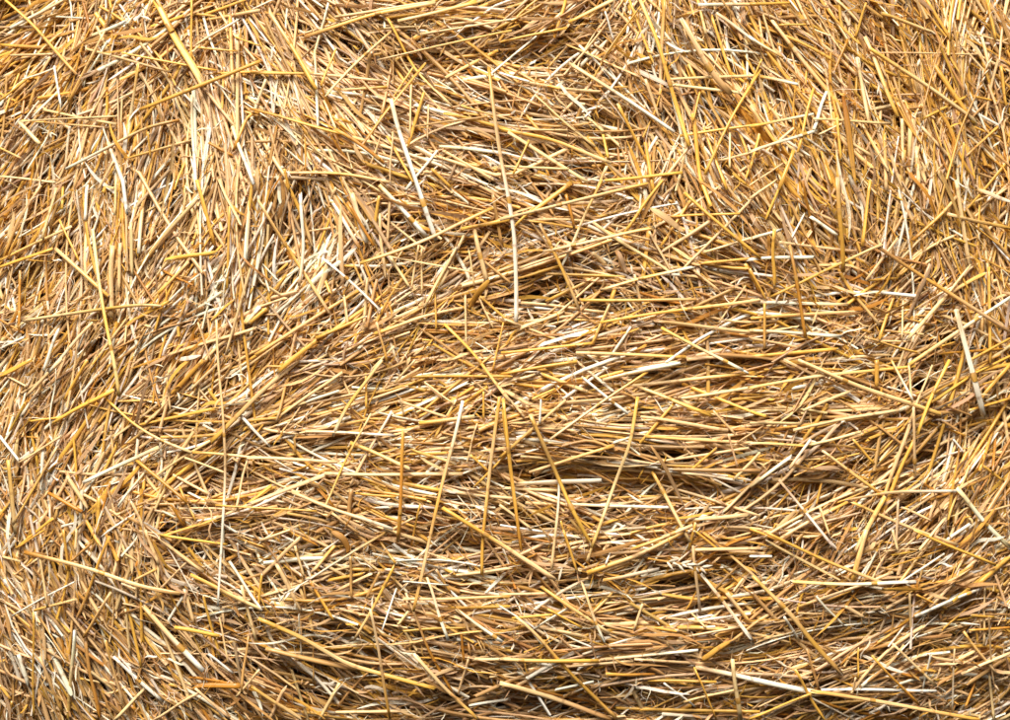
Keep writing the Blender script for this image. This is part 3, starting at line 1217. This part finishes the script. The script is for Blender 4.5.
def wheat(stem_pts, ear_pts, w, cols, label, count, size, colk='P', lift=9):
    root = bpy.data.objects.new('wheat_stalk', None)
    sc.collection.objects.link(root)
    root['label'] = label; root['category'] = 'wheat stalk'
    C = polyline_world(list(stem_pts) + list(ear_pts[1:]), 24, lift)
    cut = int(24 * 0.64)
    S = C[:cut + 1]
    n = len(S)
    c0, c1 = np.array(PAL[cols[0]]), np.array(PAL[cols[-1]])
    sm = sweep(S[None], np.linspace(w * .5, w * .36, n)[None] / 1000, 8, np.array([0.9]), np.zeros(1), c0[None], c1[None], np.linspace(0, 1, n)[None], np.zeros((1, n)))
    root.location = S[0]
    link('stem', new_mesh('stem', sm[0] - S[0], *sm[1:], M_STRAW), root)
    E = C[cut:]
    rach = sweep(E[None], np.linspace(w * .3, w * .15, len(E))[None] / 1000, 6, np.array([0.9]), np.zeros(1), c1[None], c1[None], np.zeros((1, len(E))), np.zeros((1, len(E))))
    e = join([rach] + husk_parts(E, count, size / 1000, 0.30, colk))
    link('ear', new_mesh('ear', e[0] - S[0], *e[1:], M_LEAF), root)

def T(ox, oy, *xy):
    return [(ox + xy[i] * TS, oy + xy[i + 1] * TS) for i in range(0, len(xy), 2)]

wheat(T(250, 530, 530, 0, 330, 120, 225, 188), T(250, 530, 225, 188, 75, 280), 2.8, 'YW',
      'pale wheat stalk slanting down left to a thin stripped ear, left of the bottom middle', 11, 9, 'W')
wheat(T(750, 0, 745, 680, 800, 480, 870, 330), T(750, 0, 870, 330, 930, 160), 2.6, 'YO',
      'golden brown wheat stalk leaning right with a ragged pale ear near the upper right corner', 12, 8, 'P')
wheat(T(750, 530, 905, 330, 915, 520, 925, 590), T(750, 530, 925, 590, 960, 690), 2.4, 'PP',
      'wheat stalk hanging down with a small ragged ear at the lower right corner', 8, 8, 'P', 6)
# frayed ear lying at lower right
C = polyline_world(T(500, 530, 560, 108, 790, 145), 14, 8)
rach = sweep(C[None], np.full((1, 14), 0.0010), 6, np.array([0.9]), np.zeros(1), PALA['Y'][None], PALA['P'][None], np.linspace(0, 1, 14)[None], np.zeros((1, 14)))
e = join([rach] + husk_parts(C[4:], 16, 0.011, 0.75, 'W'))
o = link('wheat_ear', new_mesh('wheat_ear', e[0] - C[0], *e[1:], M_LEAF), None,
         label='frayed pale ear of wheat lying above a clean white straw at lower right', category='wheat ear')
o.location = C[0]

def flake(pts, w, curl, cols, label, name='leaf_flake', lift=7, arcv=1.0):
    C = polyline_world(pts, 12, lift)
    s = np.linspace(0, 1, 12)
    C[:, 1] -= 0.003 * np.sin(s * 5 + curl)
    rad = (w * .5 / 1000) * np.array([.35, .7, .9, 1, 1.02, 1, .97, .93, .85, .7, .45, .1])
    top = sweep(C[None], rad[None], 7, np.array([0.6]), np.array([curl]), PALA[cols[0]][None], PALA[cols[-1]][None], s[None], np.zeros((1, 12)), arc=np.array([arcv]))
    me = new_mesh(name, top[0] - C[5], *top[1:], M_LEAF)
    o = link(name, me, None, label=label, category='dry leaf', group='flakes of dry leaf caught on the bale')
    o.location = C[5]
    m = o.modifiers.new('thickness', 'SOLIDIFY'); m.thickness = 0.0003
flake(T(250, 180, 905, 380, 860, 430, 828, 490), 6.5, 0.4, 'YO', 'orange flake of leaf lying under a short pale upright straw near the centre')
flake(T(250, 360, 310, 650, 350, 670, 375, 720) + T(250, 530, 365, 90), 6.5, 0.2, 'TO', 'curled brown leaf above the ear of the slanting wheat stalk', arcv=1.3)
flake(T(500, 530, 765, 495, 820, 450, 885, 418), 5.0, 0.1, 'YY', 'golden blade of leaf lying below a clean white straw at lower right')
flake(T(500, 180, 445, 268, 462, 310, 480, 355), 4.5, 0.3, 'GG', 'small grey brown flake of leaf in the tangle right of the longest white straw')
flake(T(750, 180, 860, 35, 930, 65, 1000, 85), 4.2, 0.2, 'PW', 'papery pale leaf lying against the right edge')
flake(T(750, 180, 685, 320, 650, 400, 600, 520), 4.5, 0.4, 'GG', 'long grey twisted leaf beside the long thick straw near the right edge')
flake(T(750, 0, 352, 365, 375, 520, 402, 700), 5.8, 0.1, 'DY', 'stout dark orange upright blade with a golden foot in the upper right part', lift=11, arcv=1.2)
flake(T(500, 180, 570, 108, 620, 140, 700, 200), 6.5, 0.15, 'PP', 'wide flat chip of split straw lying right of the middle above', lift=10, arcv=0.7)
flake(T(500, 360, 570, 325, 620, 400, 700, 560), 4.0, 0.5, 'TG', 'thin brown leaf drooping over the darkest furrow')

# ------------------------------------------------------------------ the mass of the straw
def fill(n, d_lo, d_hi, len_mu, w_lo, w_hi, K, S, ang_sd, clus, region, tilt, seed_pale=0.0, wild=0.15, power=1.0):
    u0, u1, v0, v1 = region
    m = max(1, n // clus)
    cu = rng.uniform(u0, u1, m); cv = rng.uniform(v0, v1, m)
    cd = d_lo + (d_hi - d_lo) * rng.uniform(0, 1, m) ** power
    ca = rng.normal(0, 1, m) * R(ang_sd); wl = rng.random(m) < wild
    ca[wl] = rng.uniform(-1.3, 1.3, wl.sum())
    k = rng.integers(0, m, n)
    fa, ag = flow(cu[k], cv[k])
    a = fa + ca[k] * (1.6 - ag) + rng.normal(0, R(4.5), n)
    L = np.clip(rng.lognormal(math.log(len_mu), 0.36, n), 12, 260)
    perp = rng.normal(0, 5.5, n); along = rng.normal(0, 0.35, n) * L
    u = cu[k] + np.cos(a) * along + np.sin(a) * perp
    v = cv[k] - np.sin(a) * along + np.cos(a) * perp
    w = 0.90 * (w_lo + (w_hi - w_lo) * rng.beta(1.7, 2.5, n))
    s = np.linspace(-0.5, 0.5, S)[None, :]
    bend = rng.normal(0, 0.035, n)[:, None] * L[:, None]
    kink = (rng.random(n) < 0.12)[:, None] * rng.normal(0, 0.16, n)[:, None] * L[:, None] * np.abs(s)
    # long stalks sweep round with their neighbours
    ax, ay = np.cos(a) * L * 0.4, np.sin(a) * L * 0.4
    t0, _ = flow(u - ax, v + ay); t1, _ = flow(u + ax, v - ay)
    dth = (t1 - t0 + np.pi / 2) % np.pi - np.pi / 2
    dth = np.where(np.abs(dth) > 0.9, 0, np.clip(dth, -0.45, 0.45))
    off = bend * (4 * s * s - 0.33) + kink + (dth * L * 0.55)[:, None] * (s * s - 0.08)
    U = u[:, None] + np.cos(a)[:, None] * s * L[:, None] + np.sin(a)[:, None] * off
    V = v[:, None] - np.sin(a)[:, None] * s * L[:, None] + np.cos(a)[:, None] * off
    H = relief(U, V); Hm = H.mean(1, keepdims=True)
    slope = ((H * s).sum(1) / (s * s).sum())[:, None]
    H = 0.25 * H + 0.75 * (Hm + slope * s)
    D = H - (cd[k] + rng.uniform(-1.5, 3.5, n))[:, None] - np.abs(rng.normal(0, tilt, n))[:, None] * (1 + np.sign(rng.normal(0, 1, n))[:, None] * 2 * s) * 0.5
    C = world_pts(U, V, D)
    taper = 1 + 0.12 * s * 2 * rng.choice([-1, 1], n)[:, None]
    rad = (w * 0.5 / 1000)[:, None] * taper * (1 + 0.05 * rng.normal(0, 1, (n, S)))
    c0 = pick_colours(n, u, v, seed_pale)
    c1 = np.where((rng.random(n) < 0.4)[:, None], pick_colours(n, u, v, seed_pale), c0 * 1.05)
    pos = np.clip((s + 0.5 + rng.normal(0, .25, n)[:, None]), 0, 1)
    jag = np.zeros((n, S)); jag[:, 0] = rad[:, 0] * rng.choice([0.3, 1.5, 4], n); jag[:, -1] = rad[:, 0] * rng.choice([0.3, 1.5, 4], n)
    return sweep(C, rad, K, rng.uniform(0.45, 1.0, n), rng.normal(0, 0.5, n), c0, c1, pos, jag, crush=0.05)

VIEW = (-70, 1080, -70, 790)
FAR = (-225, 1235, -215, 935)
mass.append(fill(3700, 0.0, 10.0, 108, 1.7, 5.6, 7, 7, 17, 3, VIEW, 7, 0.07, 0.25))
mass.append(fill(1500, -1.0, 6.0, 118, 1.5, 4.8, 7, 8, 20, 1, VIEW, 10, 0.12, 0.45))
mass.append(fill(580, -1.0, 9.0, 130, 1.7, 4.0, 7, 9, 7, 5, (50, 330, 50, 330), 6, 0.10, 0.0))      # long pale stalks combed downwards at upper left
mass.append(fill(260, 0.5, 6.0, 95, 2.4, 4.6, 7, 8, 8, 4, (0, 150, 330, 700), 5, 0.15, 0.0))
mass.append(fill(380, -1.0, 10.0, 130, 1.7, 4.0, 7, 9, 8, 5, (760, 1010, 0, 300), 6, 0.0, 0.0))
mass.append(fill(400, 0.5, 6.0, 110, 2.2, 4.2, 7, 8, 7, 4, (180, 820, 320, 500), 5, 0.06, 0.0))
mass.append(fill(2000, 10.0, 34.0, 105, 2.2, 5.2, 6, 5, 12, 6, VIEW, 8, 0.04, 0.15))
mass.append(fill(3400, 32.0, 64.0, 100, 2.4, 5.5, 5, 4, 12, 6, VIEW, 7, 0, 0.12))
mass.append(fill(5500, 40.0, 74.0, 130, 3.5, 7.0, 5, 4, 16, 5, VIEW, 5, 0, 0.15))
mass.append(fill(4500, -1.0, 16.0, 44, 0.6, 1.7, 5, 4, 30, 2, VIEW, 6, 0.08, 0.4))
# the rest of the face, outside the picture
outer = fill(15000, 0.0, 40.0, 95, 2.5, 5.5, 5, 4, 14, 5, FAR, 6, 0, 0.15)
def keep_outside(part, K, S):
    co, q, t, f = part
    n = len(co) // (K * S)
    c = co.reshape(n, K * S, 3).mean(1)
    keep = (np.abs(c[:, 0]) > 0.50) | (np.abs(c[:, 2] - CAM_Z) > 0.36)
    ids = np.nonzero(keep)[0]
    co = co.reshape(n, K * S, 3)[ids].reshape(-1, 3); t = t.reshape(n, K * S, 4)[ids].reshape(-1, 4); f = f.reshape(n, K * S, 3)[ids].reshape(-1, 3)
    qq = q.reshape(n, -1, 4)[0]
    q = (qq[None] + (np.arange(len(ids)) * K * S)[:, None, None]).reshape(-1, 4)
    return co, q, t, f
mass.append(keep_outside(outer, 5, 4))
co, q, tint, fib = join(mass)
link('straw_mass', new_mesh('straw_mass', co, q, tint, fib, M_STRAW), bale, kind='stuff')

# chaff: splinters, torn sheaths and hair-thin fibres
def ribbons(n, d_lo, d_hi, len_mu, w_lo, w_hi, S, sd, region, bendy, pale):
    u0, u1, v0, v1 = region
    # chaff gathers in drifts
    m = n // 9
    cu = rng.uniform(u0, u1, m); cv = rng.uniform(v0, v1, m)
    k = rng.integers(0, m, n)
    u = cu[k] + rng.normal(0, 11, n); v = cv[k] + rng.normal(0, 8, n)
    fa, ag = flow(u, v)
    a = fa + rng.normal(0, R(sd), n)
    L = np.clip(rng.lognormal(math.log(len_mu), 0.5, n), 5, 90)
    s = np.linspace(-0.5, 0.5, S)[None, :]
    off = (rng.normal(0, bendy, n) * L)[:, None] * (4 * s * s - 0.3) + (rng.normal(0, bendy * .6, n) * L)[:, None] * np.sin(s * 7)
    U = u[:, None] + np.cos(a)[:, None] * s * L[:, None] + np.sin(a)[:, None] * off
    V = v[:, None] - np.sin(a)[:, None] * s * L[:, None] + np.cos(a)[:, None] * off
    D = relief(u, v)[:, None] - rng.uniform(d_lo, d_hi, n)[:, None] + rng.normal(0, 0.10, n)[:, None] * L[:, None] * s + (rng.normal(0, bendy, n) * L)[:, None] * np.sin(s * 5 + 1)
    C = world_pts(U, V, D)
    w = rng.uniform(w_lo, w_hi, n)
    shape = np.sqrt(np.clip(1 - (2 * s) ** 2, 0.02, 1))
    rad = (w * 0.5 / 1000)[:, None] * shape
    c0 = pick_colours(n, u, v, pale); g = rng.random(n) < 0.15
    c0[g] = PALA['G'] * rng.uniform(0.7, 1.25, (g.sum(), 1))
    return sweep(C, rad, 3, rng.uniform(0.2, 0.8, n), rng.normal(0, 1.0, n), c0, c0 * 1.1, np.zeros((n, S)) + s + .5, np.zeros((n, S)), arc=rng.uniform(0.5, 1.4, n))
ch = [ribbons(2000, -1, 12, 58, 1.8, 4.6, 8, 16, VIEW, 0.035, 0.10),
      ribbons(5000, -3, 9, 9, 0.8, 2.6, 4, 60, VIEW, 0.06, 0.12),
      ribbons(7500, -2, 12, 17, 0.6, 2.4, 6, 40, VIEW, 0.07, 0.10),
      ribbons(2200, -1, 16, 32, 1.8, 4.5, 7, 22, VIEW, 0.05, 0.05),
      ribbons(6500, -4, 8, 20, 0.25, 0.6, 7, 60, VIEW, 0.16, 0.20)]
co, q, tint, fib = join(ch)
link('chaff', new_mesh('chaff', co, q, tint, fib, M_LEAF), bale, kind='stuff')
print('TRIS about', sum(len(m.polygons) for m in bpy.data.meshes) * 2, 'traced', len(traced), 'loose', len(TOP))
